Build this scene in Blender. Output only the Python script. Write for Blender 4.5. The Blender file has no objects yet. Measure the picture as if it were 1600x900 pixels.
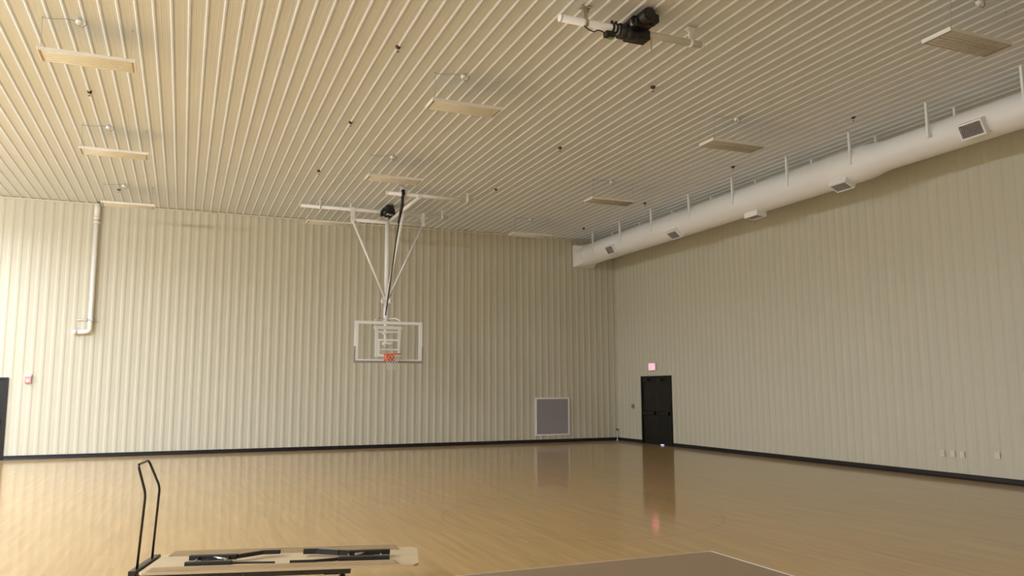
import bpy, bmesh, math, random
from mathutils import Vector, Matrix
random.seed(7)
C = bpy.context.scene.collection
SC = bpy.context.scene
PI = math.pi
H = 6.836            # ceiling height
XL, YB = -33.0, -27.8  # far left wall and the wall behind the camera

# ------------------------------------------------------------------ materials
def mat(name, col, rough=0.5, metal=0.0, spec=0.5, emit=None, estr=0.0, noise=0.0, nscale=6.0, coat=0.0):
    m = bpy.data.materials.new(name); m.use_nodes = True
    nt = m.node_tree; b = nt.nodes['Principled BSDF']
    b.inputs['Base Color'].default_value = (*col, 1)
    b.inputs['Roughness'].default_value = rough
    b.inputs['Metallic'].default_value = metal
    b.inputs['Specular IOR Level'].default_value = spec
    b.inputs['Coat Weight'].default_value = coat
    if emit:
        b.inputs['Emission Color'].default_value = (*emit, 1)
        b.inputs['Emission Strength'].default_value = estr
    if noise > 0:
        tc = nt.nodes.new('ShaderNodeTexCoord')
        n = nt.nodes.new('ShaderNodeTexNoise'); n.inputs['Scale'].default_value = nscale
        n.inputs['Detail'].default_value = 4
        mx = nt.nodes.new('ShaderNodeMix'); mx.data_type = 'RGBA'
        mx.inputs[6].default_value = (*[c * (1 - noise) for c in col], 1)
        mx.inputs[7].default_value = (*[min(1, c * (1 + noise)) for c in col], 1)
        nt.links.new(tc.outputs['Object'], n.inputs['Vector'])
        nt.links.new(n.outputs['Fac'], mx.inputs[0])
        nt.links.new(mx.outputs[2], b.inputs['Base Color'])
    return m

WALLC = (0.575, 0.545, 0.42)
M = {}
M['wall'] = mat('painted_wall_panel', WALLC, 0.5, spec=0.35, noise=0.03, nscale=0.6)
M['ceiling'] = mat('painted_ceiling_panel', (0.70, 0.755, 0.825), 0.5, spec=0.3, noise=0.03, nscale=0.5)
M['trim'] = mat('panel_trim', (0.70, 0.64, 0.52), 0.45)
M['base'] = mat('black_vinyl_base', (0.012, 0.010, 0.012), 0.35, spec=0.4, noise=0.2)
M['white'] = mat('white_enamel', (0.82, 0.82, 0.78), 0.4, noise=0.03)
M['steelwhite'] = mat('white_painted_steel', (0.86, 0.86, 0.83), 0.38, noise=0.03)
M['duct'] = mat('duct_paint', (0.87, 0.88, 0.87), 0.42, noise=0.03, nscale=1.5)
M['reflector'] = mat('lamp_reflector', (0.91, 0.96, 0.99), 0.3, noise=0.02)
M['slot'] = mat('fixture_gap', (0.40, 0.35, 0.27), 0.6, noise=0.05)
M['tube'] = mat('unlit_lamp_tube', (0.95, 0.95, 0.93), 0.25, noise=0.01)
M['guard'] = mat('wire_guard', (0.50, 0.43, 0.33), 0.4, metal=0.3, noise=0.03)
M['black'] = mat('black_metal', (0.012, 0.011, 0.010), 0.4, noise=0.2)
M['blackgloss'] = mat('black_enamel_tube', (0.018, 0.014, 0.011), 0.22, noise=0.2)
M['darkdoor'] = mat('dark_bronze_door', (0.010, 0.009, 0.008), 0.38, spec=0.35, noise=0.15, nscale=2)
M['chrome'] = mat('chrome', (0.75, 0.74, 0.72), 0.15, metal=1.0, noise=0.02)
M['bronze'] = mat('dark_bronze', (0.07, 0.05, 0.035), 0.45, metal=0.4, noise=0.1)
M['orange'] = mat('orange_enamel', (0.80, 0.12, 0.03), 0.35, noise=0.05)
M['net'] = mat('net_cord', (0.72, 0.69, 0.62), 0.8, noise=0.05)
M['pad'] = mat('grey_edge_padding', (0.30, 0.28, 0.27), 0.7, noise=0.05)
M['grillegrey'] = mat('vent_louver', (0.50, 0.48, 0.48), 0.5, noise=0.04)
M['grilledark'] = mat('register_louver', (0.40, 0.37, 0.345), 0.5, noise=0.05)
M['ventframe'] = mat('vent_frame', (0.86, 0.83, 0.82), 0.45, noise=0.03)
M['vent_dark'] = mat('vent_cavity', (0.30, 0.29, 0.29), 0.7, noise=0.05)
M['pvc'] = mat('white_pvc', (0.82, 0.80, 0.75), 0.35, noise=0.02)
M['plate'] = mat('ivory_cover_plate', (0.72, 0.68, 0.52), 0.4, noise=0.02)
M['switchgrey'] = mat('grey_switch_plate', (0.42, 0.38, 0.32), 0.4, noise=0.05)
M['red'] = mat('alarm_red', (0.66, 0.33, 0.31), 0.4, noise=0.05)
M['clearwhite'] = mat('strobe_lens', (0.85, 0.80, 0.78), 0.2, noise=0.02)
M['signface'] = mat('lit_sign_face', (0.9, 0.45, 0.45), 0.4, emit=(1.0, 0.28, 0.34), estr=1.0, noise=0.01)
M['signletter'] = mat('lit_sign_letter', (0.9, 0.2, 0.25), 0.4, emit=(1.0, 0.10, 0.18), estr=1.5, noise=0.01)
M['green'] = mat('green_label', (0.16, 0.34, 0.07), 0.5, noise=0.05)
M['rubber'] = mat('caster_rubber', (0.02, 0.02, 0.02), 0.7, noise=0.1)
M['tabletop'] = mat('brown_laminate_top', (0.24, 0.165, 0.095), 0.38, spec=0.35, noise=0.06, nscale=40)
M['edging'] = mat('white_edge_band', (0.82, 0.76, 0.70), 0.4, noise=0.02)
M['daylight'] = mat('daylight_glow_strip', (0.6, 0.6, 0.9), 0.3, emit=(0.55, 0.6, 1.0), estr=1.2, noise=0.01)  # emissive colour standing in for daylight under the door
M['wire'] = mat('hanger_wire_steel', (0.55, 0.50, 0.42), 0.5, noise=0.03)
M['cable'] = mat('grey_cord', (0.34, 0.29, 0.22), 0.6, noise=0.05)

def glass_mat():
    m = bpy.data.materials.new('backboard_glass'); m.use_nodes = True
    nt = m.node_tree; nt.nodes.clear()
    out = nt.nodes.new('ShaderNodeOutputMaterial')
    t = nt.nodes.new('ShaderNodeBsdfTransparent'); t.inputs[0].default_value = (0.985, 0.993, 0.985, 1)
    g = nt.nodes.new('ShaderNodeBsdfGlossy'); g.inputs['Roughness'].default_value = 0.03
    mx = nt.nodes.new('ShaderNodeMixShader'); mx.inputs[0].default_value = 0.035
    nt.links.new(t.outputs[0], mx.inputs[1])
    nt.links.new(g.outputs[0], mx.inputs[2]); nt.links.new(mx.outputs[0], out.inputs[0])
    return m
M['glass'] = glass_mat()

def wood_mat(name, c1, c2, scale=(1.5, 30, 30), rough=0.5):
    m = bpy.data.materials.new(name); m.use_nodes = True
    nt = m.node_tree; b = nt.nodes['Principled BSDF']; b.inputs['Roughness'].default_value = rough
    tc = nt.nodes.new('ShaderNodeTexCoord'); mp = nt.nodes.new('ShaderNodeMapping')
    mp.inputs['Scale'].default_value = scale
    n = nt.nodes.new('ShaderNodeTexNoise'); n.inputs['Scale'].default_value = 2.0; n.inputs['Detail'].default_value = 6
    r = nt.nodes.new('ShaderNodeValToRGB')
    r.color_ramp.elements[0].position = 0.3; r.color_ramp.elements[1].position = 0.7
    r.color_ramp.elements[0].color = (*c1, 1); r.color_ramp.elements[1].color = (*c2, 1)
    nt.links.new(tc.outputs['Object'], mp.inputs[0]); nt.links.new(mp.outputs[0], n.inputs['Vector'])
    nt.links.new(n.outputs['Fac'], r.inputs[0]); nt.links.new(r.outputs[0], b.inputs['Base Color'])
    return m
M['plywood'] = wood_mat('tan_board', (0.48, 0.37, 0.215), (0.54, 0.42, 0.255))
M['rail'] = wood_mat('tan_wood_rail', (0.38, 0.28, 0.155), (0.45, 0.34, 0.195))

def floor_mat():
    m = bpy.data.materials.new('maple_strip_floor'); m.use_nodes = True
    nt = m.node_tree; L = nt.links; b = nt.nodes['Principled BSDF']
    tc = nt.nodes.new('ShaderNodeTexCoord')
    mp = nt.nodes.new('ShaderNodeMapping'); mp.inputs['Rotation'].default_value = (0, 0, PI / 2)
    L.new(tc.outputs['Object'], mp.inputs[0])
    br = nt.nodes.new('ShaderNodeTexBrick')
    br.inputs['Scale'].default_value = 1.0
    br.inputs['Brick Width'].default_value = 1.1; br.inputs['Row Height'].default_value = 0.057
    br.inputs['Mortar Size'].default_value = 0.0012; br.inputs['Mortar Smooth'].default_value = 0.3
    br.inputs['Bias'].default_value = 0.0
    br.inputs['Color1'].default_value = (0.495, 0.318, 0.120, 1)
    br.inputs['Color2'].default_value = (0.455, 0.283, 0.102, 1)
    br.inputs['Mortar'].default_value = (0.43, 0.26, 0.085, 1)
    br.offset = 0.37; br.offset_frequency = 2
    L.new(mp.outputs[0], br.inputs['Vector'])
    # grain drawn out along the strips
    mg = nt.nodes.new('ShaderNodeMapping'); mg.inputs['Scale'].default_value = (14, 0.7, 1)
    L.new(tc.outputs['Object'], mg.inputs[0])
    ng = nt.nodes.new('ShaderNodeTexNoise'); ng.inputs['Scale'].default_value = 1.0; ng.inputs['Detail'].default_value = 5
    L.new(mg.outputs[0], ng.inputs['Vector'])
    rg = nt.nodes.new('ShaderNodeMapRange'); rg.inputs[1].default_value = 0.3; rg.inputs[2].default_value = 0.7
    rg.inputs[3].default_value = 0.90; rg.inputs[4].default_value = 1.10
    L.new(ng.outputs['Fac'], rg.inputs[0])
    mul = nt.nodes.new('ShaderNodeVectorMath'); mul.operation = 'SCALE'
    L.new(br.outputs['Color'], mul.inputs[0]); L.new(rg.outputs[0], mul.inputs['Scale'])
    # thin painted ring of the court's centre circle
    sub = nt.nodes.new('ShaderNodeVectorMath'); sub.operation = 'DISTANCE'; sub.inputs[1].default_value = (-8.55, -13.81, 0)
    L.new(tc.outputs['Object'], sub.inputs[0])
    d1 = nt.nodes.new('ShaderNodeMath'); d1.operation = 'SUBTRACT'; d1.inputs[1].default_value = 1.93
    L.new(sub.outputs['Value'], d1.inputs[0])
    d2 = nt.nodes.new('ShaderNodeMath'); d2.operation = 'ABSOLUTE'; L.new(d1.outputs[0], d2.inputs[0])
    d3 = nt.nodes.new('ShaderNodeMath'); d3.operation = 'LESS_THAN'; d3.inputs[1].default_value = 0.022
    L.new(d2.outputs[0], d3.inputs[0])
    d4 = nt.nodes.new('ShaderNodeMath'); d4.operation = 'MULTIPLY'; d4.inputs[1].default_value = 0.2
    L.new(d3.outputs[0], d4.inputs[0])
    mx = nt.nodes.new('ShaderNodeMix'); mx.data_type = 'RGBA'; mx.inputs[7].default_value = (0.20, 0.13, 0.06, 1)
    L.new(d4.outputs[0], mx.inputs[0]); L.new(mul.outputs[0], mx.inputs[6])
    # satin wood under clear varnish
    nt.nodes.remove(b)
    out = nt.nodes['Material Output']
    df = nt.nodes.new('ShaderNodeBsdfDiffuse'); gl = nt.nodes.new('ShaderNodeBsdfGlossy')
    gl.inputs['Roughness'].default_value = 0.09; gl.inputs['Color'].default_value = (1, 1, 1, 1)
    fr = nt.nodes.new('ShaderNodeFresnel'); fr.inputs['IOR'].default_value = 1.46
    mn = nt.nodes.new('ShaderNodeMath'); mn.operation = 'MINIMUM'; mn.inputs[1].default_value = 0.60
    ms = nt.nodes.new('ShaderNodeMixShader')
    L.new(mx.outputs[2], df.inputs['Color']); L.new(fr.outputs[0], mn.inputs[0]); L.new(mn.outputs[0], ms.inputs[0])
    L.new(df.outputs[0], ms.inputs[1]); g2 = nt.nodes.new('ShaderNodeBsdfGlossy'); g2.inputs['Roughness'].default_value = 0.30
    mg2 = nt.nodes.new('ShaderNodeMixShader'); mg2.inputs[0].default_value = 0.30
    L.new(gl.outputs[0], mg2.inputs[1]); L.new(g2.outputs[0], mg2.inputs[2]); L.new(mg2.outputs[0], ms.inputs[2]); L.new(ms.outputs[0], out.inputs['Surface'])
    return m
M['floor'] = floor_mat()

# ------------------------------------------------------------------ mesh helpers
class MB:
    def __init__(self): self.bm = bmesh.new()
    def box(self, x0, x1, y0, y1, z0, z1, bev=0.0, rot=None):
        bm = self.bm
        r = bmesh.ops.create_cube(bm, size=1.0)
        c = Vector(((x0+x1)/2, (y0+y1)/2, (z0+z1)/2)); s = Vector((abs(x1-x0), abs(y1-y0), abs(z1-z0)))
        for v in r['verts']:
            p = Vector((v.co.x*s.x, v.co.y*s.y, v.co.z*s.z))
            if rot is not None: p = rot @ p
            v.co = p + c
        if bev > 0:
            es = list({e for v in r['verts'] for e in v.link_edges})
            bmesh.ops.bevel(bm, geom=es, offset=bev, segments=2, affect='EDGES', profile=0.5)
        return self
    def tube(self, pts, r, seg=12, cap=True, closed=False):
        bm = self.bm; pts = [Vector(p) for p in pts]; n = len(pts)
        rr = r if isinstance(r, (list, tuple)) else [r]*n
        rings = []; up = None
        for i in range(n):
            if closed:
                t = (pts[(i+1) % n]-pts[i-1]).normalized()
            else:
                a = (pts[i]-pts[i-1]).normalized() if i > 0 else None
                b = (pts[i+1]-pts[i]).normalized() if i < n-1 else None
                t = a if b is None else b if a is None else (a+b).normalized()
            if up is None:
                up = Vector((0, 0, 1)) if abs(t.z) < 0.9 else Vector((1, 0, 0))
            side = t.cross(up).normalized(); up = side.cross(t).normalized()
            rings.append([bm.verts.new(pts[i]+(side*math.cos(2*PI*k/seg)+up*math.sin(2*PI*k/seg))*rr[i]) for k in range(seg)])
        m = n if closed else n-1
        for i in range(m):
            A, B = rings[i], rings[(i+1) % n]
            for k in range(seg):
                f = bm.faces.new((A[k], A[(k+1) % seg], B[(k+1) % seg], B[k])); f.smooth = True
        if cap and not closed:
            bm.faces.new(rings[0][::-1]); bm.faces.new(rings[-1])
        return self
    def prism(self, poly, axis, a, b):
        """poly: 2-D outline; extruded along axis from a to b"""
        bm = self.bm
        def P(p, t):
            return {'x': (t, p[0], p[1]), 'y': (p[0], t, p[1]), 'z': (p[0], p[1], t)}[axis]
        A = [bm.verts.new(P(p, a)) for p in poly]; B = [bm.verts.new(P(p, b)) for p in poly]
        n = len(poly)
        for i in range(n): bm.faces.new((A[i], A[(i+1) % n], B[(i+1) % n], B[i]))
        bm.faces.new(A[::-1]); bm.faces.new(B)
        return self
    def strip(self, A, B, smooth=False):
        bm = self.bm
        a = [bm.verts.new(p) for p in A]; b = [bm.verts.new(p) for p in B]
        for i in range(len(A)-1):
            f = bm.faces.new((a[i], a[i+1], b[i+1], b[i])); f.smooth = smooth
        return self
    def xf(self, mtx):
        for v in self.bm.verts: v.co = mtx @ v.co
        return self
    def done(self, name, m, parent=None, fix=True):
        if fix: bmesh.ops.recalc_face_normals(self.bm, faces=self.bm.faces)
        me = bpy.data.meshes.new(name); self.bm.to_mesh(me); self.bm.free()
        me.materials.append(M[m] if isinstance(m, str) else m)
        o = bpy.data.objects.new(name, me); C.objects.link(o)
        if parent is not None: o.parent = parent
        return o

def thing(name, label, cat, loc=(0, 0, 0), rz=0, group=None):
    o = bpy.data.objects.new(name, None); C.objects.link(o)
    o.empty_display_size = 0.1
    o.location = loc; o.rotation_euler = (0, 0, rz)
    tag(o, label, cat, group); return o
def tag(o, label, cat, group=None):
    o['label'] = label; o['category'] = cat
    if group: o['group'] = group
    return o
def struct(o, label=None, cat=None):
    o['kind'] = 'structure'
    if label: o['label'] = label
    if cat: o['category'] = cat
    return o
def dup(root, loc):
    r = root.copy(); C.objects.link(r); r.location = loc
    for ch in root.children:
        c = ch.copy(); C.objects.link(c); c.parent = r
        for g in ch.children:
            d = g.copy(); C.objects.link(d); d.parent = c
    return r

# ------------------------------------------------------------------ ribbed sheet
def profile(a, b, pitch, phase, hb=0.064, ht=0.022, h=0.0105, hm=0.0):
    """list of (s, height) across a ribbed steel sheet from a to b; rib centres at phase"""
    pts = [(a, 0.0)]
    k = math.floor((a/pitch-phase))-1
    while True:
        c = (k+phase)*pitch; k += 1
        if c > b+pitch: break
        seq = [(c-hb, 0), (c-ht, h), (c+ht, h), (c+hb, 0)]
        for q in (0.34, 0.66):
            mcen = c+pitch*q
            if hm: seq += [(mcen-0.011, 0), (mcen-0.005, hm), (mcen+0.005, hm), (mcen+0.011, 0)]
        for s, t in seq:
            if a < s < b: pts.append((s, t))
    pts.append((b, 0.0))
    return pts

WP, WPH = 0.2277, 0.54
def sheet_back(mb, x0, x1, z0, z1):
    pr = profile(x0, x1, WP, WPH)
    mb.strip([(s, -t, z0) for s, t in pr], [(s, -t, z1) for s, t in pr])
def sheet_right(mb, y0, y1, z0, z1):
    pr = profile(y0, y1, WP, 0.20)
    mb.strip([(-t, s, z0) for s, t in pr], [(-t, s, z1) for s, t in pr])

# door openings
DRY0, DRY1, DRZ = -3.275, -1.665, 2.13      # on the right wall
DLX0, DLX1, DLZ = -19.80, -17.955, 2.09     # on the back wall

mb = MB()
sheet_back(mb, XL, DLX0, 0, H); sheet_back(mb, DLX0, DLX1, DLZ, H); sheet_back(mb, DLX1, 0, 0, H)
struct(mb.done('wall_back', 'wall', fix=False))
mb = MB()
sheet_right(mb, DRY1, 0, 0, H); sheet_right(mb, DRY0, DRY1, DRZ, H); sheet_right(mb, YB, DRY0, 0, H)
struct(mb.done('wall_right', 'wall', fix=False))
mb = MB(); pr = profile(YB, 0, WP, 0.3)
mb.strip([(XL+t, s, 0) for s, t in pr], [(XL+t, s, H) for s, t in pr])
struct(mb.done('wall_left', 'wall', fix=False))
mb = MB(); pr = profile(XL, 0, WP, WPH)
mb.strip([(s, YB+t, 0) for s, t in pr], [(s, YB+t, H) for s, t in pr])
struct(mb.done('wall_rear', 'wall', fix=False))
mb = MB(); pr = profile(XL, 0, 0.2235, 0.81, hb=0.030, ht=0.011, h=0.021, hm=0.0014)
mb.strip([(s, YB, H-t) for s, t in pr], [(s, 0, H-t) for s, t in pr])
struct(mb.done('ceiling', 'ceiling', fix=False))
struct(MB().box(XL, 0, YB, 0, -0.12, 0.0).done('floor', 'floor'))

# trims where the wall sheets meet the ceiling, and the inside corner
struct(MB().box(XL, 0, -0.034, 0.0, H-0.048, H-0.022).done('trim_1', 'trim'))
struct(MB().box(-0.034, 0, YB, -0.034, H-0.048, H-0.022).done('trim_2', 'trim'))
struct(MB().box(-0.03, 0, -0.03, 0, 0.105, H-0.048).done('trim_3', 'wall'))
# black bases
def base_prof(): return [(0, 0), (0.052, 0), (0.040, 0.012), (0.030, 0.03), (0.028, 0.098), (0.022, 0.104), (0, 0.104)]
mb = MB()
for a, b in ((XL, DLX0-0.06), (DLX1+0.06, 0)):
    mb.prism([(-p, q) for p, q in base_prof()], 'x', a, b)
struct(mb.done('baseboard_back', 'base'))
mb = MB()
for a, b in ((YB, DRY0-0.05), (DRY1+0.05, -0.053)):
    mb.prism([(-p, q) for p, q in base_prof()], 'y', a, b)
struct(mb.done('baseboard_right', 'base'))

# ------------------------------------------------------------------ doors
def double_door(name, w, h, loc, rz, gap=False):
    """local: x along the wall 0..w, y = -into the room"""
    d = thing(name, '', '', loc, rz); d['kind'] = 'structure'
    del d['label']; del d['category']
    f = MB()
    f.box(-0.05, 0.012, -0.05, 0.06, 0, h+0.05); f.box(w-0.012, w+0.05, -0.05, 0.06, 0, h+0.05)
    f.box(0.012, w-0.012, -0.05, 0.06, h, h+0.05)
    f.done('door_frame', 'darkdoor', d)
    for s in (0, 1):
        x0 = 0.014+s*(w/2-0.012); x1 = x0+w/2-0.016
        leaf = MB().box(x0, x1, -0.015, 0.03, 0.012, h-0.004, 0.003).done('door_leaf', 'darkdoor', d)
        bar = MB()
        bar.box(x0+0.06, x1-0.06, -0.085, -0.055, 0.93, 1.01, 0.006)
        bar.box(x0+0.06, x0+0.14, -0.085, -0.012, 0.91, 1.03, 0.006)
        bar.box(x1-0.14, x1-0.06, -0.085, -0.012, 0.91, 1.03, 0.006)
        bar.done('panic_bar', 'black', leaf)
        cl = MB().box(x0+0.08, x0+0.36, -0.075, -0.014, h-0.12, h-0.055, 0.008)
        cl.tube([(x0+0.2, -0.08, h-0.05), (x0+0.38, -0.2, h-0.04), (x0+0.55, -0.08, h-0.02)], 0.01, 6)
        cl.done('door_closer', 'black', leaf)
    MB().box(0.012, w-0.012, -0.05, 0.05, 0.0, 0.01).done('threshold', 'bronze', d)
    if gap:
        MB().box(w/2+0.22, w/2+0.36, -0.045, -0.016, 0.0101, 0.026).done('daylight_glow_strip', 'daylight', d)  # solid glowing strip on the threshold imitates daylight leaking under the leaf
    return d
# right wall: local +x runs along world -y, so that local -y (into the room) is world -x
double_door('door_1', DRY1-DRY0, DRZ-0.05, (0, DRY1, 0), -PI/2, gap=True)
double_door('door_2', DLX1-DLX0, DLZ-0.05, (DLX0, 0, 0), 0)

# ------------------------------------------------------------------ ceiling light fixtures
LW, LD, LH = 1.22, 0.43, 0.050
LZ = 6.345
def make_light(kind):
    t = thing('ceiling_light', 'x', 'light')
    h = MB()
    h.box(0.02, LW-0.02, 0.0, LD, LH-0.012, LH, 0.002)
    h.box(0.02, LW-0.02, 0.0, 0.010, 0.004, LH-0.012); h.box(0.02, LW-0.02, LD-0.010, LD, 0.004, LH-0.012)
    h.box(0.32, LW-0.32, LD/2-0.05, LD/2+0.05, LH, LH+0.03, 0.004)
    h.done('housing', 'white', t)
    for x in (0, LW-0.02):
        MB().box(x, x+0.02, -0.006, LD+0.006, 0, LH+0.006, 0.003).done('end_plate', 'steelwhite', t)
    n = 6; p = (LD-0.03)/n
    rf = MB()
    for i in range(n):       # folded reflector troughs
        y = 0.015+i*p
        A = [(y, 0.006), (y+p*0.25, 0.010), (y+p*0.75, 0.010), (y+p, 0.006)]
        rf.strip([(0.03, a, b) for a, b in A], [(LW-0.03, a, b) for a, b in A])
    rf.done('reflector', 'reflector', t)
    gp = MB()
    for i in range(1, n):       # dark gaps between the lamp troughs
        y = 0.015+i*p
        gp.box(0.03, LW-0.03, y-0.0025, y+0.0025, 0.0050, 0.012)
    gp.done('trough_gap', 'slot', t)
    for i in range(n):
        y = 0.015+(i+0.5)*p
        MB().tube([(0.045, y, 0.007), (LW-0.045, y, 0.007)], 0.004, 8).done('lamp_tube', 'tube', t)
    for x in (0.021, LW-0.051):
        MB().box(x, x+0.03, 0.014, LD-0.014, 0.005, 0.0215, 0.003).done('socket_bar', 'slot', t)
    if kind == 'guard':
        g = MB()
        k = 15
        for i in range(k):
            y = 0.012+(LD-0.024)*i/(k-1)
            g.tube([(0.02, y, -0.002), (LW-0.02, y, -0.002)], 0.0026, 5)
        for i in range(9):
            x = 0.03+(LW-0.06)*i/8
            g.tube([(x, 0.008, -0.006), (x, LD-0.008, -0.006)], 0.0026, 5)
        g.done('wire_guard', 'guard', t)
    hg = H-LZ
    for x in (0.04, LW-0.06):
        w = MB().tube([(x, 0.03, LH), (x, 0.03, hg-0.012)], 0.0016, 6)
        w.tube([(x, 0.03, hg-0.03), (x, 0.03, hg-0.0)], 0.009, 8)
        w.done('hanger_wire', 'wire', t)
    pts = [(0.05, 0.02, LH), (0.045, 0.0, hg-0.10), (0.05, -0.02, hg-0.032)]
    for i in range(1, 9):
        u = i/8
        pts.append((0.05+0.40*u, -0.02-0.05*u+0.025*math.sin(u*2*PI), hg-0.030))
    MB().tube(pts, [0.0028, 0.0028]+[0.0045]*(len(pts)-2), 6).done('power_cord', 'cable', t)
    return t
plain = make_light('plain'); guarded = make_light('guard')
used = set()
lights = [
 (-15.81, -11.98, 'plain', 'long white ceiling light at upper left, the nearest of the left column'),
 (-15.81, -7.18, 'plain', 'white ceiling light in the middle of the left column'),
 (-15.83, -2.40, 'plain', 'white ceiling light beside the top of the white wall pipe'),
 (-10.25, -12.12, 'plain', 'striped white ceiling light, nearest above the basketball hoop'),
 (-10.23, -7.26, 'plain', 'white ceiling light right above the basketball hoop pipes'),
 (-10.78, -2.05, 'plain', 'white ceiling light against the back wall, left of the hoop braces'),
 (-4.78, -12.09, 'guard', 'white ended ceiling light in the middle of the right column'),
 (-4.72, -7.20, 'guard', 'ceiling light left of the duct, third from the back wall on the right'),
 (-4.82, -2.47, 'plain', 'white ceiling light at the back wall, left of the duct end'),
 (-4.72, -17.05, 'guard', 'wire guarded ceiling light at the upper right edge, nearest of all'),
]
lights[6] = lights[6][:3] + ('guarded ceiling light with bright left end, between the nearest right one and the duct',)
lights[7] = lights[7][:3] + ('guarded ceiling light just left of the duct above its second hanger rows',)
boxdesc = [
 'small ceiling outlet box feeding the nearest light of the left column',
 'small ceiling outlet box feeding the middle light of the left column',
 'small ceiling outlet box feeding the light beside the white wall pipe',
 'white ceiling outlet box feeding the striped light nearest above the hoop',
 'small ceiling outlet box feeding the light right above the hoop pipes',
 'small ceiling outlet box hidden among the hoop pipes at the back wall',
 'small white ceiling outlet box feeding the guarded light in the right column middle',
 'small white ceiling outlet box feeding the guarded light just left of the duct',
 'small ceiling outlet box feeding the light left of the duct end',
 'white ceiling outlet box at the top edge feeding the nearest guarded light',
]
def make_outlet_box():
    t = thing('outlet_box', 'x', 'outlet box')
    MB().tube([(0, 0, -0.018), (0, 0, -0.050), (0, 0, -0.066), (0, 0, -0.07)], [0.046, 0.046, 0.044, 0.034], 20).done('box_body', 'white', t)
    MB().box(-0.02, 0.02, -0.02, 0.02, -0.085, -0.07, 0.003).done('receptacle', 'white', t)
    MB().tube([(0.0, 0, -0.085), (0.0, 0.0, -0.10), (0.05, -0.01, -0.112), (0.09, -0.01, -0.07), (0.085, -0.01, -0.02)], 0.006, 6).done('cord_loop', 'cable', t)
    return t
obox = make_outlet_box()
first = {'plain': plain, 'guard': guarded}
for i, (x, y, kind, lab) in enumerate(lights):
    src = first[kind]
    if kind in used: o = dup(src, (x, y, LZ))
    else: o = src; o.location = (x, y, LZ); used.add(kind)
    o['label'] = lab; o['group'] = 'ceiling light fixtures'
    if i == 5: continue          # its outlet is not seen
    b = dup(obox, (x+0.50, y-0.07, H)) if i else obox
    b.location = (x+0.50, y-0.07, H); b['label'] = boxdesc[i]; b['group'] = 'ceiling outlet boxes'

# ------------------------------------------------------------------ sprinklers
def make_sprinkler():
    t = thing('sprinkler_head', 'x', 'sprinkler')
    MB().tube([(0, 0, 0), (0, 0, -0.022), (0, 0, -0.045)], [0.040, 0.040, 0.026], 16).done('escutcheon', 'bronze', t)
    m = MB().tube([(0, 0, -0.04), (0, 0, -0.062)], 0.012, 10)
    for s in (-1, 1): m.tube([(0, s*0.009, -0.056), (0, s*0.016, -0.070), (0, s*0.004, -0.088)], 0.004, 6)
    m.done('sprinkler_frame', 'guard', t)
    MB().tube([(0, 0, -0.087), (0, 0, -0.091)], 0.020, 14).done('deflector', 'bronze', t)
    return t
spr = make_sprinkler()
sprs = [(-15.462, -9.125, 'dark sprinkler head between the two nearest lights of the left column'),
        (-15.477, -1.922, 'dark sprinkler head above the light beside the wall pipe'),
        (-11.007, -12.842, 'largest dark sprinkler head, left of the striped ceiling light'),
        (-11.007, -9.202, 'dark sprinkler head below and left of the striped ceiling light'),
        (-11.039, -5.527, 'dark sprinkler head left of the hoop pipes, above the hoop light'),
        (-6.587, -12.889, 'dark sprinkler head below the black winch, above the right column'),
        (-6.562, -9.217, 'dark sprinkler head left of the guarded ceiling light in the right column'),
        (-6.549, -5.427, 'dark sprinkler head right of the hoop pipes'),
        (-2.229, -13.006, 'nearest dark sprinkler head beside the duct hangers on the right'),
        (-2.189, -9.366, 'dark sprinkler head beside the duct, right of the guarded light end'),
        (-2.157, -5.495, 'dark sprinkler head beside the duct, second from the back wall'),
        (-2.139, -1.813, 'dark sprinkler head beside the duct, closest to the back wall')]
for i, (x, y, lab) in enumerate(sprs):
    o = dup(spr, (x, y, H-0.0)) if i else spr
    o.location = (x, y, H); o['label'] = lab; o['group'] = 'ceiling sprinkler heads'

# ------------------------------------------------------------------ round air duct
DX, DZ, R1, R2 = -1.27, 6.22, 0.355, 0.292
duct = thing('air_duct', 'long round white air duct hung along the right wall', 'duct', (DX, 0, DZ))
def circ(r, n=40): return [(r*math.cos(2*PI*k/n), r*math.sin(2*PI*k/n)) for k in range(n)]
bm_ = MB()
ys = [(-0.62, R1), (-6.0, R1), (-12.30, R1), (-12.40, R1), (-12.85, R2), (-12.95, R2), (-20.0, R2), (-27.75, R2)]
rings = [[bm_.bm.verts.new((a, y, b)) for a, b in circ(r)] for y, r in ys]
for A, B in zip(rings[:-1], rings[1:]):
    for k in range(40):
        f = bm_.bm.faces.new((A[k], A[(k+1) % 40], B[(k+1) % 40], B[k])); f.smooth = True
bm_.done('duct_tube', 'duct', duct)
# square collar at the back wall and square-to-round transition
S = 0.375
tr = MB()
sq = []
n = 40
for k in range(n):
    a = 2*PI*k/n; ca, sa = math.cos(a), math.sin(a); m = max(abs(ca), abs(sa)); sq.append((S*ca/m, S*sa/m))
A = [tr.bm.verts.new((x, -0.022, z)) for x, z in sq]; A2 = [tr.bm.verts.new((x, -0.16, z)) for x, z in sq]
B = [tr.bm.verts.new((x, -0.62, z)) for x, z in circ(R1+0.004)]
for P, Q in ((A, A2), (A2, B)):
    for k in range(n): tr.bm.faces.new((P[k], P[(k+1) % n], Q[(k+1) % n], Q[k]))
tr.done('square_transition', 'duct', duct)
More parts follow.
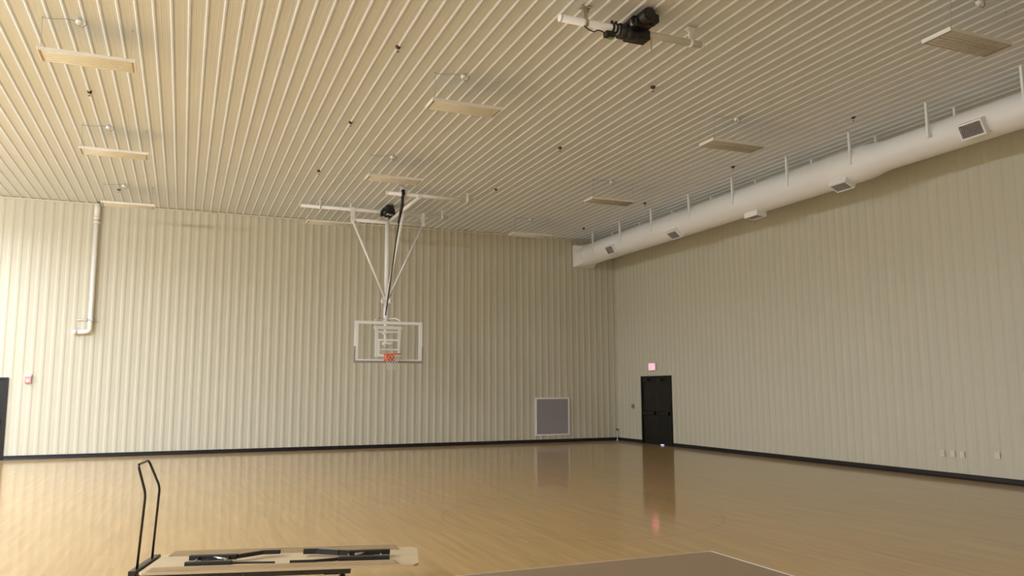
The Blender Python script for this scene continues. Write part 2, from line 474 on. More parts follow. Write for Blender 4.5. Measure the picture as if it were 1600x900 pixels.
# hangers: two struts per station, tangent to the duct sides
for y in (-1.47, -3.20, -4.96, -6.80, -8.60, -10.5, -12.3, -14.1, -15.87, -17.6, -19.4):
    r = R1 if y > -12.5 else R2
    for s in (-1, 1):
        x = s*0.36
        hgr = MB().box(x-0.022, x+0.022, y-0.022, y+0.022, -0.06, H-DZ-0.02, 0.004)
        if r < R1: hgr.box(min(x, s*r), max(x, s*r), y-0.02, y+0.02, -0.03, 0.01)
        hgr.box(x-0.05, x+0.05, y-0.05, y+0.05, H-DZ-0.028, H-DZ-0.02)
        hgr.done('hanger', 'duct', duct)
# registers
def register(y, ang, r):
    """box on the duct facing angle ang (0 = towards -x, -90 = down)"""
    a = math.radians(ang)
    w, hgt, d0, d1 = 0.23, 0.14, r-0.10, r+0.095
    N = Vector((-math.cos(a), 0, math.sin(a))); T = Vector((math.sin(a), 0, math.cos(a)))   # normal, tangent
    mt = Matrix(((0, T.x, N.x, 0), (1, 0, 0, y), (0, T.z, N.z, 0), (0, 0, 0, 1)))
    b = MB()
    b.box(-w, -w+0.03, -hgt, hgt, d0, d1); b.box(w-0.03, w, -hgt, hgt, d0, d1)
    b.box(-w+0.03, w-0.03, -hgt, -hgt+0.03, d0, d1); b.box(-w+0.03, w-0.03, hgt-0.03, hgt, d0, d1)
    b.xf(mt); rg = b.done('register', 'duct', duct)
    g = MB().box(-w+0.03, w-0.03, -hgt+0.03, hgt-0.03, d1-0.05, d1-0.045)
    for i in range(11):
        u = -w+0.05+i*(2*w-0.10)/10
        g.box(u-0.003, u+0.003, -hgt+0.03, hgt-0.03, d1-0.045, d1-0.012)
    for i in range(7):
        u = -hgt+0.05+i*(2*hgt-0.10)/6
        g.box(-w+0.03, w-0.03, u-0.003, u+0.003, d1-0.03, d1-0.010)
    g.xf(mt); g.done('grille', 'grilledark', rg)
for y, a in ((-2.62, -28), (-5.95, -50), (-9.0, -86), (-11.85, -66)): register(y, a, R1)
register(-14.92, -26, R2)

# ------------------------------------------------------------------ basketball hoop hung from the ceiling
HX = -8.72
hoop = thing('basketball_hoop', 'white ceiling hung basketball hoop with glass backboard and orange rim', 'basketball hoop')
P1Y, P1Z = -2.60, 6.636
P2Y = -4.78
def pipe_with_clamps(name, x0, x1, y, z, r, clamps, tip=True):
    p = MB().tube([(x0, y, z), (x1, y, z)], r, 16)
    if tip:
        p.tube([(x0-0.02, y, z), (x0, y, z)], r*1.06, 16); p.tube([(x1, y, z), (x1+0.02, y, z)], r*1.06, 16)
    o = p.done(name, 'steelwhite', hoop)
    for x in clamps:
        c = MB().tube([(x-0.025, y, z), (x+0.025, y, z)], r*1.3, 16)
        c.box(x-0.02, x+0.02, y-0.012, y+0.012, z+r, H-0.03)
        c.box(x-0.07, x+0.07, y-0.05, y+0.05, H-0.032, H-0.02)
        c.done('ceiling_clamp', 'steelwhite', o)
    return o
pipe_with_clamps('support_pipe', -11.05, -6.90, P1Y, P1Z, 0.048, (-10.55, -9.72, -7.10))
pipe_with_clamps('support_pipe', -9.23, -6.90, P2Y, P1Z, 0.048, (-8.87, -7.10))
CZ = 6.352
MB().tube([(-9.70, P1Y, CZ), (-7.64, P1Y, CZ)], 0.05, 16).done('cross_pipe', 'steelwhite', hoop)
for x in (-9.66, -7.68):
    MB().box(x-0.045, x+0.045, P1Y-0.062, P1Y-0.052, CZ-0.05, P1Z+0.05).box(x-0.045, x+0.045, P1Y+0.052, P1Y+0.062, CZ-0.05, P1Z+0.05).tube(
        [(x-0.03, P1Y, P1Z), (x+0.03, P1Y, P1Z)], 0.06, 14).tube([(x-0.03, P1Y, CZ), (x+0.03, P1Y, CZ)], 0.058, 14).done('swivel_hanger', 'steelwhite', hoop)
MX = -8.685
MB().tube([(MX, P1Y, CZ), (MX, P1Y, 4.12)], 0.066, 20).done('mast', 'steelwhite', hoop)
MB().tube([(MX, P1Y, 4.14), (MX, P1Y, 2.93), (MX, P1Y, 2.90)], [0.056, 0.056, 0.04], 20).tube([(MX, P1Y, 3.98), (MX, P1Y, 3.52)], 0.074, 20).done('inner_mast', 'steelwhite', hoop)
MB().tube([(-9.66, P1Y-0.02, CZ-0.03), (MX-0.05, P1Y-0.03, 4.24)], 0.034, 12).done('side_brace', 'steelwhite', hoop)
MB().tube([(-7.68, P1Y-0.02, CZ-0.03), (MX+0.05, P1Y-0.03, 4.24)], 0.034, 12).done('side_brace', 'steelwhite', hoop)
MB().tube([(-8.40, P2Y-0.06, 6.59), (-8.62, P1Y-0.08, 6.40)], 0.05, 14).done('tie_pipe', 'steelwhite', hoop)
MB().tube([(-8.455, -3.52, 6.54), (MX-0.005, P1Y-0.10, 4.20)], 0.042, 12).done('front_brace', 'steelwhite', hoop)
MB().box(MX-0.13, MX+0.10, P1Y-0.09, P1Y-0.075, 4.08, 4.26).box(MX-0.16, MX-0.09, P1Y-0.1, P1Y-0.03, 4.08, 4.20, 0.01).tube(
    [(MX, P1Y, 4.20), (MX, P1Y, 4.06)], 0.078, 18).tube([(MX+0.05, P1Y-0.13, 4.15), (MX+0.13, P1Y-0.05, 4.15)], 0.022, 8).done('brace_collar', 'steelwhite', hoop)
# winch motor on the first support pipe
w = MB()
w.box(-8.77, -8.55, P1Y-0.20, P1Y+0.10, 6.56, 6.80, 0.02)
w.tube([(-8.85, P1Y-0.06, 6.62), (-8.52, P1Y-0.06, 6.62)], 0.115, 20)
w.tube([(-8.80, P1Y-0.17, 6.52), (-8.60, P1Y-0.17, 6.52)], 0.075, 16)
w.tube([(-8.64, P1Y-0.12, 6.55), (-8.64, P1Y-0.12, 6.40)], 0.045, 12)
w.box(-8.90, -8.84, P1Y-0.12, P1Y+0.02, 6.50, 6.66, 0.01)
w.box(-8.58, -8.42, P1Y-0.10, P1Y+0.02, 6.50, 6.58, 0.01)
wm = w.done('winch_motor', 'black', hoop)
MB().tube([(-8.78, P1Y-0.252, 6.53), (-8.60, P1Y-0.252, 6.53)], 0.012, 8).tube([(-8.70, P1Y-0.258, 6.50), (-8.60, P1Y-0.258, 6.50)], 0.008, 8).done('drive_shaft', 'chrome', wm)
# pulley block and hoist strap
pb = MB().box(-8.87, -8.79, P2Y-0.10, P2Y+0.10, 6.60, 6.74, 0.015).tube([(-8.86, P2Y, 6.60), (-8.80, P2Y, 6.60)], 0.075, 18)
pb.box(-8.86, -8.80, P2Y-0.05, P2Y+0.05, 6.36, 6.60, 0.015)
pb.tube([(-8.83, P2Y, 6.38), (-8.78, -4.2, 6.02)], [0.045, 0.03], 10)
pb.done('strap_pulley', 'black', hoop)
MB().tube([(-8.83, P2Y, 6.50), (-8.775, -4.2, 6.0), (MX-0.04, P1Y-0.09, 3.75)], 0.016, 8).done('hoist_strap', 'black', hoop)
# backboard
BY = -3.10
bx0, bx1, bz0, bz1 = HX-0.915, HX+0.915, 2.475, 3.545
bb = MB()
fr = 0.075
bb.box(bx0, bx1, BY-0.02, BY+0.025, bz1-fr, bz1, 0.004); bb.box(bx0, bx1, BY-0.02, BY+0.025, bz0, bz0+fr*0.8, 0.004)
bb.box(bx0, bx0+fr*1.2, BY-0.02, BY+0.025, bz0+fr*0.8, bz1-fr); bb.box(bx1-fr*1.2, bx1, BY-0.02, BY+0.025, bz0+fr*0.8, bz1-fr)
bbo = bb.done('backboard_frame', 'steelwhite', hoop)
MB().box(bx0+fr*1.2, bx1-fr*1.2, BY-0.006, BY+0.006, bz0+fr*0.8, bz1-fr).done('glass_pane', 'glass', bbo)
# white target square on the glass
ts = MB(); tx0, tx1, tz0, tz1 = HX-0.295, HX+0.295, 2.62, 3.075
ts.box(tx0, tx1, BY-0.009, BY-0.0065, tz1-0.05, tz1); ts.box(tx0, tx0+0.05, BY-0.009, BY-0.0065, tz0, tz1-0.05); ts.box(tx1-0.05, tx1, BY-0.009, BY-0.0065, tz0, tz1-0.05)
ts.box(tx0+0.05, tx1-0.05, BY-0.009, BY-0.0065, tz0, tz0+0.05)
ts.done('target_square', 'steelwhite', bbo)
pd = MB()
pd.box(bx0-0.025, bx1+0.025, BY-0.035, BY+0.035, bz0-0.035, bz0+0.022, 0.01)
pd.box(bx0-0.025, bx0+0.012, BY-0.035, BY+0.035, bz0+0.022, bz0+0.40, 0.01); pd.box(bx1-0.012, bx1+0.025, BY-0.035, BY+0.035, bz0+0.022, bz0+0.40, 0.01)
pd.done('edge_padding', 'pad', hoop)
# carrier frame behind the glass
sf = MB(); fy0, fy1 = BY+0.06, BY+0.11
for x in (HX-0.31, HX+0.31): sf.box(x-0.04, x+0.04, fy0, fy1, 2.60, 3.42, 0.004)
sf.box(HX-0.38, HX+0.38, fy0-0.01, fy1+0.03, 3.34, 3.43, 0.006)
for z in (3.27, 2.80): sf.box(HX-0.27, HX+0.27, fy0, fy1, z-0.022, z+0.022)
sf.box(HX-0.27, HX+0.27, fy0, fy1, 2.60, 2.66)
for z in (3.27, 2.98):
    sf.box(MX-0.09, MX+0.09, fy1, P1Y+0.07, z-0.035, z+0.035, 0.004)
sf.done('carrier_frame', 'steelwhite', hoop)
tb = MB()
for s in (-1, 1): tb.tube([(HX+s*0.36, BY+0.09, 3.40), (HX+s*0.33, BY+0.16, 3.60), (HX+s*0.22, BY+0.22, 3.655), (MX+s*0.06, P1Y, 3.66)], 0.018, 8)
tb.done('top_brace', 'steelwhite', hoop)
# rim, plate and net
RZ, RY = 2.655, BY-0.02-0.15-0.23
rim = MB().tube([(HX+0.23*math.cos(2*PI*k/36), RY+0.23*math.sin(2*PI*k/36), RZ) for k in range(36)], 0.011, 8, closed=True)
rim.tube([(HX+0.10, RY+0.20, RZ-0.02), (HX+0.09, BY-0.03, RZ-0.02)], 0.011, 8).tube([(HX-0.10, RY+0.20, RZ-0.02), (HX-0.09, BY-0.03, RZ-0.02)], 0.011, 8)
rim.box(HX-0.12, HX+0.12, BY-0.17, BY-0.035, RZ-0.03, RZ-0.012, 0.003)
rim_o = rim.done('rim', 'orange', hoop)
MB().box(HX-0.14, HX+0.14, BY-0.055, BY-0.022, RZ-0.17, RZ+0.005, 0.006).prism([(BY-0.055, RZ-0.03), (BY-0.17, RZ-0.03), (BY-0.14, RZ-0.10), (BY-0.055, RZ-0.16)], 'x', HX-0.10, HX+0.10).done('rim_bracket', 'orange', rim_o)
nt_ = MB(); nl = 6; ns = 12
def netp(l, k):
    u = l/nl; r = 0.225-0.115*(1-(1-u)**1.7); a = 2*PI*(k+0.5*(l % 2))/ns
    return (HX+r*math.cos(a), RY+r*math.sin(a), RZ-0.012-0.40*u)
for k in range(ns):
    for sgn in (0, -1):
        for l in range(nl):
            if l % 2 == 0: q = netp(l+1, k+sgn)
            else: q = netp(l+1, k+1+sgn)
            nt_.tube([netp(l, k), q], 0.0035, 4, cap=False)
nt_.done('net', 'net', hoop)

# ------------------------------------------------------------------ winch on its own pipe near the camera
wn = thing('ceiling_winch', 'black ceiling winch motor clamped on a short white pipe', 'winch')
WY, WZ = -15.0, 6.60
wp = MB().tube([(-9.36, WY, WZ), (-7.12, WY, WZ)], 0.05, 18).tube([(-9.375, WY, WZ), (-9.35, WY, WZ)], 0.052, 18).tube([(-7.13, WY, WZ), (-7.105, WY, WZ)], 0.052, 18).done('pipe', 'steelwhite', wn)
for x, m in ((-8.99, 'guard'), (-7.30, 'steelwhite')):
    c = MB().tube([(x-0.025, WY, WZ), (x+0.025, WY, WZ)], 0.058, 16)
    c.box(x-0.03, x+0.03, WY-0.015, WY+0.015, WZ+0.05, H-0.025); c.box(x-0.07, x+0.07, WY-0.05, WY+0.05, H-0.035, H-0.021)
    c.tube([(x-0.05, WY, H-0.035), (x-0.05, WY, H-0.085)], 0.012, 8).tube([(x+0.05, WY, H-0.035), (x+0.05, WY, H-0.085)], 0.012, 8)
    c.done('ceiling_clamp', m, wn)
b = MB()
b.box(-8.36, -8.03, WY-0.10, WY+0.11, 6.48, 6.62, 0.018)
b.box(-8.33, -8.07, WY-0.20, WY+0.08, 6.60, 6.72, 0.02)
b.tube([(-8.19, WY-0.34, 6.72), (-8.19, WY-0.06, 6.72)], [0.095, 0.095], 20)
b.tube([(-8.19, WY-0.36, 6.72), (-8.19, WY-0.335, 6.72)], 0.07, 20)
b.box(-8.11, -7.99, WY-0.27, WY-0.10, 6.66, 6.78, 0.02)
b.tube([(-8.31, WY-0.16, 6.70), (-8.31, WY-0.02, 6.70)], 0.06, 14)
hb_ = b.done('motor_housing', 'black', wn)
nm = MB().box(-8.29, -8.14, WY-0.1015, WY-0.1002, 6.53, 6.56)
for q in range(6): nm.tube([(-8.19, WY-0.31+0.04*q, 6.72), (-8.19, WY-0.30+0.04*q, 6.72)], 0.1, 20)
nm.done('cooling_fins', 'bronze', hb_)
g = MB().tube([(-8.48, WY, 6.575), (-8.27, WY, 6.575)], 0.105, 22).tube([(-8.40, WY-0.06, 6.52), (-8.24, WY-0.06, 6.52)], 0.08, 18).box(-8.36, -8.26, WY-0.12, WY+0.08, 6.54, 6.74, 0.015)
gb = g.done('gearbox', 'black', wn)
MB().tube([(-8.497, WY, 6.575), (-8.482, WY, 6.575)], 0.055, 20).box(-8.36, -8.30, WY-0.128, WY-0.118, 6.62, 6.72).done('cover_disc', 'grillegrey', gb)
cl = MB()
for x in (-8.58, -8.52): cl.tube([(x-0.012, WY, WZ), (x+0.012, WY, WZ)], 0.07, 18).box(x-0.014, x+0.014, WY-0.02, WY+0.02, WZ+0.06, WZ+0.10)
cl.done('pipe_clamp', 'black', wn)
lb = MB().box(-8.70, -8.56, WY-0.06, WY+0.05, 6.455, 6.53, 0.015).done('limit_switch', 'black', wn)
MB().tube([(-8.60, WY-0.0, 6.452), (-8.60, WY-0.0, 6.447)], 0.038, 18).done('green_label', 'green', lb)
MB().tube([(-9.02, WY-0.01, 6.548), (-8.95, WY-0.02, 6.50), (-8.87, WY-0.02, 6.485), (-8.80, WY, 6.53), (-8.74, WY, 6.525), (-8.68, WY, 6.50)], 0.008, 8).done('power_cable', 'black', wn)
ch = MB()
for i in range(7):
    z = 6.50-0.025*i
    R = (0, 0.011) if i % 2 else (0.011, 0)
    ch.tube([(-8.04+R[0]*math.cos(a), WY-0.12+R[1]*math.cos(a), z+0.018*math.sin(a)-0.018) for a in [2*PI*k/10 for k in range(10)]], 0.0035, 5, closed=True)
ch.done('hoist_chain', 'cable', wn)

# ------------------------------------------------------------------ exit sign
ex = thing('exit_sign', 'glowing red exit sign above the black double door', 'exit sign', (0, -2.33, 2.42))
MB().box(-0.075, -0.022, -0.20, 0.20, -0.125, 0.125, 0.008).done('sign_housing', 'steelwhite', ex)
MB().box(-0.080, -0.0755, -0.17, 0.17, -0.095, 0.095).done('sign_face', 'signface', ex)
lt = MB()
def bar(y0, z0, y1, z1, t=0.016):
    d = Vector((0, y1-y0, z1-z0)); L_ = d.length; a = math.atan2(z1-z0, -(y1-y0))
    rot = Matrix.Rotation(-a, 3, 'X')
    c = ((y0+y1)/2, (z0+z1)/2)
    lt.box(-0.0835, -0.0805, c[0]-L_/2, c[0]+L_/2, c[1]-t/2, c[1]+t/2, rot=Matrix.Rotation(math.atan2(z1-z0, y1-y0), 3, 'X'))
hh = 0.07
# reading direction for someone facing the wall runs along -y
def Yp(u): return 0.145-u
def seg(u0, z0, u1, z1): bar(Yp(u0), z0, Yp(u1), z1)
seg(0, -hh, 0, hh); seg(0, hh-0.008, 0.055, hh-0.008); seg(0, 0, 0.048, 0); seg(0, -hh+0.008, 0.055, -hh+0.008)
seg(0.085, -hh, 0.15, hh); seg(0.085, hh, 0.15, -hh)
seg(0.185, -hh, 0.185, hh)
seg(0.215, hh-0.008, 0.285, hh-0.008); seg(0.25, -hh, 0.25, hh)
lt.done('sign_letters', 'signletter', ex)

# ------------------------------------------------------------------ wall plates, alarm, vent
sw = thing('wall_switch', 'small grey wall switch plate left of the black double door', 'switch', (0, -1.06, 1.16))
MB().box(-0.030, -0.019, -0.085, 0.085, -0.085, 0.085, 0.004).done('cover_plate', 'switchgrey', sw)
for s in (-1, 1): MB().box(-0.036, -0.030, s*0.04-0.018, s*0.04+0.018, -0.05, 0.05, 0.003).done('switch_rocker', 'bronze', sw)
def wall_plate():
    t = thing('wall_outlet', 'x', 'outlet', (0, 0, 0))
    MB().box(-0.028, -0.019, -0.048, 0.048, -0.062, 0.062, 0.004).done('cover_plate', 'plate', t)
    for z in (-0.025, 0.025): MB().box(-0.031, -0.028, -0.018, 0.018, z-0.014, z+0.014, 0.003).done('receptacle', 'plate', t)
    return t
wo = wall_plate()
for i, (y, z, lab) in enumerate(((-12.60, 0.46, 'leftmost of three pale cover plates low on the right wall'),
                                 (-12.82, 0.465, 'middle of three pale cover plates low on the right wall'),
                                 (-13.03, 0.46, 'rightmost of three pale cover plates low on the right wall'),
                                 (-13.74, 0.50, 'faint lone cover plate low on the right wall, right of the three'))):
    o = dup(wo, (0, y, z)) if i else wo
    o.location = (0, y, z); o['label'] = lab; o['group'] = 'cover plates on the right wall'
al = thing('fire_alarm', 'small red and white fire alarm strobe high on the left of the back wall', 'alarm', (-17.47, 0, 2.04))
al['label'] = 'small pale red fire alarm strobe on the bright left of the back wall'
MB().box(-0.075, 0.075, -0.068, -0.001, -0.10, 0.065, 0.01).done('alarm_body', 'red', al)
MB().box(-0.08, 0.08, -0.085, -0.019, 0.066, 0.135, 0.012).done('strobe_lens', 'clearwhite', al)
MB().tube([(0, -0.068, -0.03), (0, -0.078, -0.03)], 0.035, 16).done('horn_grille', 'clearwhite', al)
vx0, vx1, vz0, vz1 = -3.085, -1.838, 0.222, 1.46
vt = thing('air_vent', 'large square grey air return vent low on the back wall', 'vent', ((vx0+vx1)/2, 0, vz0))
hw, hh2 = (vx1-vx0)/2, vz1-vz0
f = MB(); t_ = 0.055
f.box(-hw, hw, -0.045, -0.019, 0, t_, 0.004); f.box(-hw, hw, -0.045, -0.019, hh2-t_, hh2, 0.004)
f.box(-hw, -hw+t_, -0.045, -0.019, t_, hh2-t_); f.box(hw-t_, hw, -0.045, -0.019, t_, hh2-t_)
f.done('vent_frame', 'ventframe', vt)
MB().box(-hw+t_, hw-t_, -0.023, -0.0195, t_, hh2-t_).done('vent_backing', 'vent_dark', vt)
lv = MB(); n = 52
rot = Matrix.Rotation(math.radians(40), 3, 'X')
for i in range(n):
    z = t_+0.012+(hh2-2*t_-0.024)*i/(n-1)
    lv.box(-hw+t_, hw-t_, -0.040, -0.024, z-0.001, z+0.001, rot=rot)
lv.done('louvers', 'grillegrey', vt)
# stub pipe in the corner
st = thing('corner_valve', 'small dark valve on a short pipe low in the far room corner', 'valve', (-0.075, -0.085, 0))
MB().tube([(0, 0, 0), (0, 0, 0.34)], 0.016, 10).tube([(0, 0, 0), (0, 0, 0.03)], 0.03, 14).done('riser_pipe', 'pvc', st)
MB().tube([(0, 0, 0.34), (0, 0, 0.37)], 0.022, 10).tube([(-0.06, -0.01, 0.375), (0.06, 0.01, 0.375)], 0.012, 8).done('valve_handle', 'black', st)

# ------------------------------------------------------------------ white vent pipe on the back wall
vp = thing('vent_pipe', 'white plastic pipe running down the left of the back wall', 'pipe', (-16.11, -0.10, 0))
MB().tube([(0.0, 0, 6.80), (0, 0, 3.40), (-0.012, 0, 3.345), (-0.05, 0, 3.31), (-0.10, 0, 3.30), (-0.32, 0, 3.29)], 0.058, 18).done('pipe_run', 'pvc', vp)
MB().tube([(0, 0, 6.80), (0, 0, 6.42)], 0.074, 18).tube([(0, 0, 6.42), (0, 0, 6.36)], 0.086, 18).tube([(0, 0, 6.30), (0, 0, 6.24)], 0.086, 18).done('pipe_coupling', 'pvc', vp)
MB().tube([(-0.30, 0, 3.29), (-0.37, 0, 3.288), (-0.41, -0.02, 3.286)], [0.07, 0.07, 0.06], 18).done('outlet_elbow', 'pvc', vp)
MB().box(-0.34, 0.10, 0.055, 0.081, 3.60, 3.64, 0.004).box(-0.075, 0.075, -0.066, -0.058, 3.60, 3.64).box(-0.075, -0.062, -0.066, 0.06, 3.60, 3.64).box(0.062, 0.075, -0.066, 0.06, 3.60, 3.64).done('pipe_strap', 'chrome', vp)

# ------------------------------------------------------------------ platform cart (frame: u along deck, v across)
TH = math.radians(-14.65)
cart = thing('platform_cart', 'black platform cart with tall bent tube handle', 'cart', (-14.047, -16.685, 0), TH)
DZt = 0.278
MB().box(0.03, 1.672, -0.085, 0.52, DZt-0.022, DZt, 0.002).done('deck', 'plywood', cart)
fr_ = MB()
fr_.box(0.03, 1.675, -0.112, -0.085, DZt-0.04, DZt+0.002, 0.003); fr_.box(0.03, 1.675, 0.52, 0.547, DZt-0.04, DZt+0.002, 0.003)
fr_.box(1.672, 1.70, -0.112, 0.547, DZt-0.04, DZt+0.002, 0.003)
fr_.box(-0.03, 0.03, -0.118, 0.553, DZt-0.045, DZt+0.035, 0.006)
fr_.done('deck_frame', 'blackgloss', cart)
def smooth_path(pts, rad=0.05, n=5):
    out = [Vector(pts[0])]
    for i in range(1, len(pts)-1):
        p = Vector(pts[i]); a = (Vector(pts[i-1])-p); b = (Vector(pts[i+1])-p)
        r = min(rad, a.length*0.45, b.length*0.45); A = p+a.normalized()*r; B = p+b.normalized()*r
        for k in range(n+1):
            t = k/n; out.append(A*(1-t)**2+p*2*t*(1-t)+B*t*t)
    out.append(Vector(pts[-1])); return out
hp = [(0.0, 0.008, DZt+0.03), (0.036, 0.008, 0.895), (-0.034, 0.008, 1.128), (-0.085, 0.455, 1.128), (0.018, 0.455, 0.90), (-0.015, 0.455, DZt+0.03)]
MB().tube(smooth_path(hp, 0.045), 0.0105, 12).done('handle', 'blackgloss', cart)
def caster(x, y):
    wz = 0.085
    w_ = MB().tube([(x-0.018, y-0.024, wz), (x-0.018, y+0.024, wz)], wz, 24).done('caster', 'rubber', cart)
    k = MB().box(x-0.06, x+0.06, y-0.06, y+0.06, DZt-0.052, DZt-0.041).tube([(x, y, DZt-0.052), (x, y, DZt-0.08)], 0.042, 18)
    for s in (-1, 1): k.box(x-0.045, x+0.03, y+s*0.036-0.003, y+s*0.036+0.003, wz-0.02, DZt-0.075)
    k.box(x-0.045, x+0.03, y-0.039, y+0.039, DZt-0.083, DZt-0.077)
    k.done('caster_fork', 'chrome', w_)
for x in (0.14, 1.55):
    for y in (-0.065, 0.50): caster(x, y)

# folded table lying upside down on the cart
ft = thing('folding_table', 'folded tan table lying upside down on the platform cart', 'table', (-14.047, -16.685, 0), TH)
B0 = DZt+0.003
TU0, TU1, TV0, TV1 = 0.05, 2.255, -0.135, 0.60
tbm = MB()
oc = [(TU0+0.03, TV0), (TU1-0.04, TV0), (TU1, TV0+0.04), (TU1, TV1-0.06), (TU1-0.06, TV1), (TU0+0.03, TV1), (TU0, TV1-0.03), (TU0, TV0+0.03)]
tbm.prism(oc, 'z', B0, B0+0.020)
tbm.done('table_board', 'plywood', ft)
ap = B0+0.0203
for v0, v1, rh in ((TV0+0.012, TV0+0.036, 0.034), (0.50, 0.524, 0.046)):
    MB().prism([(0.10, ap), (2.09, ap), (2.09-rh*1.3, ap+rh), (0.10+rh*1.5, ap+rh)], 'y', v0, v1).done('side_rail', 'rail', ft)
lz = ap+0.040
def bars(name, pts, wd, th=0.040, m='black', parent=ft):
    b_ = MB()
    for (a, c) in zip(pts[:-1], pts[1:]):
        a = Vector((a[0], a[1], lz if len(a) < 3 else a[2])); c = Vector((c[0], c[1], lz if len(c) < 3 else c[2]))
        d = c-a; L_ = d.length; ang = math.atan2(d.y, d.x); mid = (a+c)/2
        b_.box(mid.x-L_/2-0.004, mid.x+L_/2+0.004, mid.y-wd/2, mid.y+wd/2, mid.z-th/2, mid.z+th/2, 0.004, rot=Matrix.Rotation(ang, 3, 'Z'))
    return b_.done(name, m, parent)
# left leg pair, cross rods and fold braces
bars('leg', [(0.36, 0.20), (0.74, 0.195)], 0.05)
bars('leg', [(0.39, -0.062), (0.745, -0.062)], 0.05)
MB().tube([(0.44, -0.06, lz), (0.44, 0.20, lz)], 0.011, 8).done('cross_rod', 'chrome', ft)
MB().tube([(0.68, -0.06, lz), (0.68, 0.20, lz)], 0.013, 8).done('cross_rod', 'chrome', ft)
MB().box(0.47, 0.66, 0.05, 0.16, lz-0.012, lz-0.006).tube([(0.56, 0.16, lz+0.006), (0.66, 0.10, lz+0.006)], 0.008, 8).done('lock_plate', 'chrome', ft)
bars('fold_brace', [(0.745, 0.20), (0.93, 0.345), (1.07, 0.345)], 0.036, 0.032)
bars('fold_brace', [(0.735, -0.062), (0.88, -0.068), (1.09, -0.088)], 0.016, 0.016)
# right leg pair
bars('leg', [(1.66, 0.205), (2.01, 0.205)], 0.05)
bars('leg', [(1.60, -0.04), (2.01, -0.055)], 0.05)
MB().tube([(1.67, -0.05, lz), (1.67, 0.20, lz)], 0.013, 8).done('cross_rod', 'chrome', ft)
MB().tube([(1.94, -0.05, lz), (1.94, 0.20, lz)], 0.011, 8).done('cross_rod', 'chrome', ft)
MB().box(1.70, 1.88, 0.04, 0.15, lz-0.012, lz-0.006).tube([(1.80, 0.16, lz+0.006), (1.72, 0.10, lz+0.006)], 0.008, 8).done('lock_plate', 'chrome', ft)
bars('fold_brace', [(1.66, 0.205), (1.58, 0.225), (1.38, 0.315), (1.28, 0.325)], 0.036, 0.032)
bars('fold_brace', [(1.60, -0.045), (1.40, -0.10), (1.22, -0.098)], 0.020, 0.016)

# ------------------------------------------------------------------ brown table at the bottom of the picture
bt = thing('brown_table', 'brown topped table with pale edge band in the right foreground', 'table', (-10.731, -19.785, 0))
TL, TD, TZ = 2.44, 0.762, 0.74
MB().box(-TL+0.006, -0.007, -TD+0.006, -0.003, TZ-0.028, TZ-0.0005).done('table_top', 'tabletop', bt)
eb = MB()
eb.box(-TL, 0, -0.003, 0.0, TZ-0.030, TZ+0.0005); eb.box(-TL, 0, -TD, -TD+0.006, TZ-0.030, TZ+0.0005)
eb.box(-0.007, 0.0, -TD+0.006, -0.003, TZ-0.030, TZ+0.0005); eb.box(-TL, -TL+0.006, -TD+0.006, -0.003, TZ-0.030, TZ+0.0005)
eb.done('edge_band', 'edging', bt)
for x in (-0.28, -TL+0.28):
    for y in (-0.10, -TD+0.10):
        MB().tube([(x, y, TZ-0.03), (x, y, 0.012)], 0.014, 10).tube([(x, y, 0.0), (x, y, 0.03)], 0.018, 10).done('leg', 'blackgloss', bt)
    MB().tube([(x, -0.10, 0.16), (x, -TD+0.10, 0.16)], 0.010, 8).done('stretcher', 'blackgloss', bt)

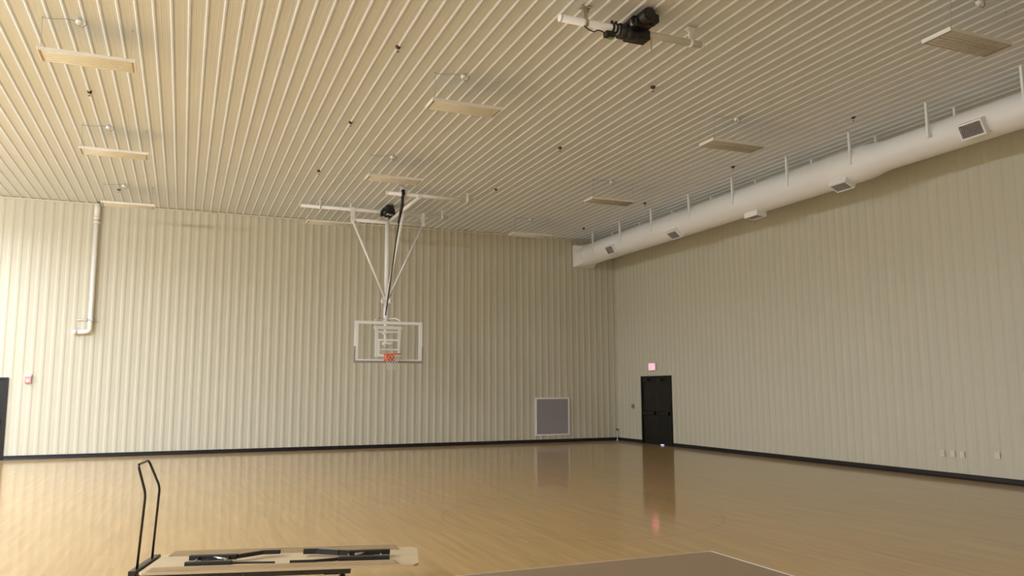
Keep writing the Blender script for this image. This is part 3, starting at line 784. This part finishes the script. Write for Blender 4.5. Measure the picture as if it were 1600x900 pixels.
# ------------------------------------------------------------------ light: the lit half of the gym on the left
LC = (0.815, 0.91, 1.10)
def area(name, loc, sx, sy, power, up=False, spread=180, col=LC):
    l = bpy.data.lights.new(name, 'AREA'); l.shape = 'RECTANGLE'; l.size = sx; l.size_y = sy
    l.energy = power; l.color = col; l.spread = math.radians(spread)
    o = bpy.data.objects.new(name, l); C.objects.link(o); o.location = loc
    if up: o.rotation_euler = (PI, 0, 0)
    return o
PD, PU, PP = 270.0, 15.0, 240.0
for x in (-20.65, -26.1):
    for y in (-2.2, -7.0, -11.9, -16.8, -21.7):
        k = 0.5 if y > -3 else 1.15 if y > -8 else 0.9
        area('lit_fixture_down', (x, y, 6.34), 1.2, 0.42, PD*k, spread=172)
        if y < -3:       # bare lamps seen from the side
            l = bpy.data.lights.new('lit_fixture_side', 'POINT'); l.energy = PP; l.color = LC; l.shadow_soft_size = 0.12
            o = bpy.data.objects.new('lit_fixture_side', l); C.objects.link(o); o.location = (x, y, 6.375)

w = bpy.data.worlds.new('World'); SC.world = w; w.use_nodes = True
w.node_tree.nodes['Background'].inputs[0].default_value = (0.02, 0.02, 0.02, 1)
w.node_tree.nodes['Background'].inputs[1].default_value = 0.2

# ------------------------------------------------------------------ camera
f, yaw, pit, rol = 1241.31, 0.391631, 0.1270094, -0.0043968
F = Vector((math.sin(yaw)*math.cos(pit), math.cos(yaw)*math.cos(pit), math.sin(pit)))
R = Vector((math.cos(yaw), -math.sin(yaw), 0)); U = R.cross(F)
c_, s_ = math.cos(rol), math.sin(rol)
R, U = c_*R+s_*U, -s_*R+c_*U
cam = bpy.data.cameras.new('camera'); co = bpy.data.objects.new('camera', cam); C.objects.link(co)
cam.sensor_fit = 'HORIZONTAL'; cam.sensor_width = 36.0; cam.lens = f/1600*36
co.matrix_world = Matrix(((R.x, U.x, -F.x, -13.77445), (R.y, U.y, -F.y, -23.97108), (R.z, U.z, -F.z, 1.72693), (0, 0, 0, 1)))
cam.clip_start = 0.05; cam.clip_end = 200
SC.camera = co

SC.view_settings.view_transform = 'Standard'; SC.view_settings.look = 'None'
SC.view_settings.exposure = 0.70; SC.view_settings.gamma = 1.0; SC.view_settings.use_curve_mapping = False
SC.cycles.diffuse_bounces = 8; SC.cycles.max_bounces = 14
SC.cycles.sample_clamp_indirect = 3.0
SC.cycles.use_adaptive_sampling = False
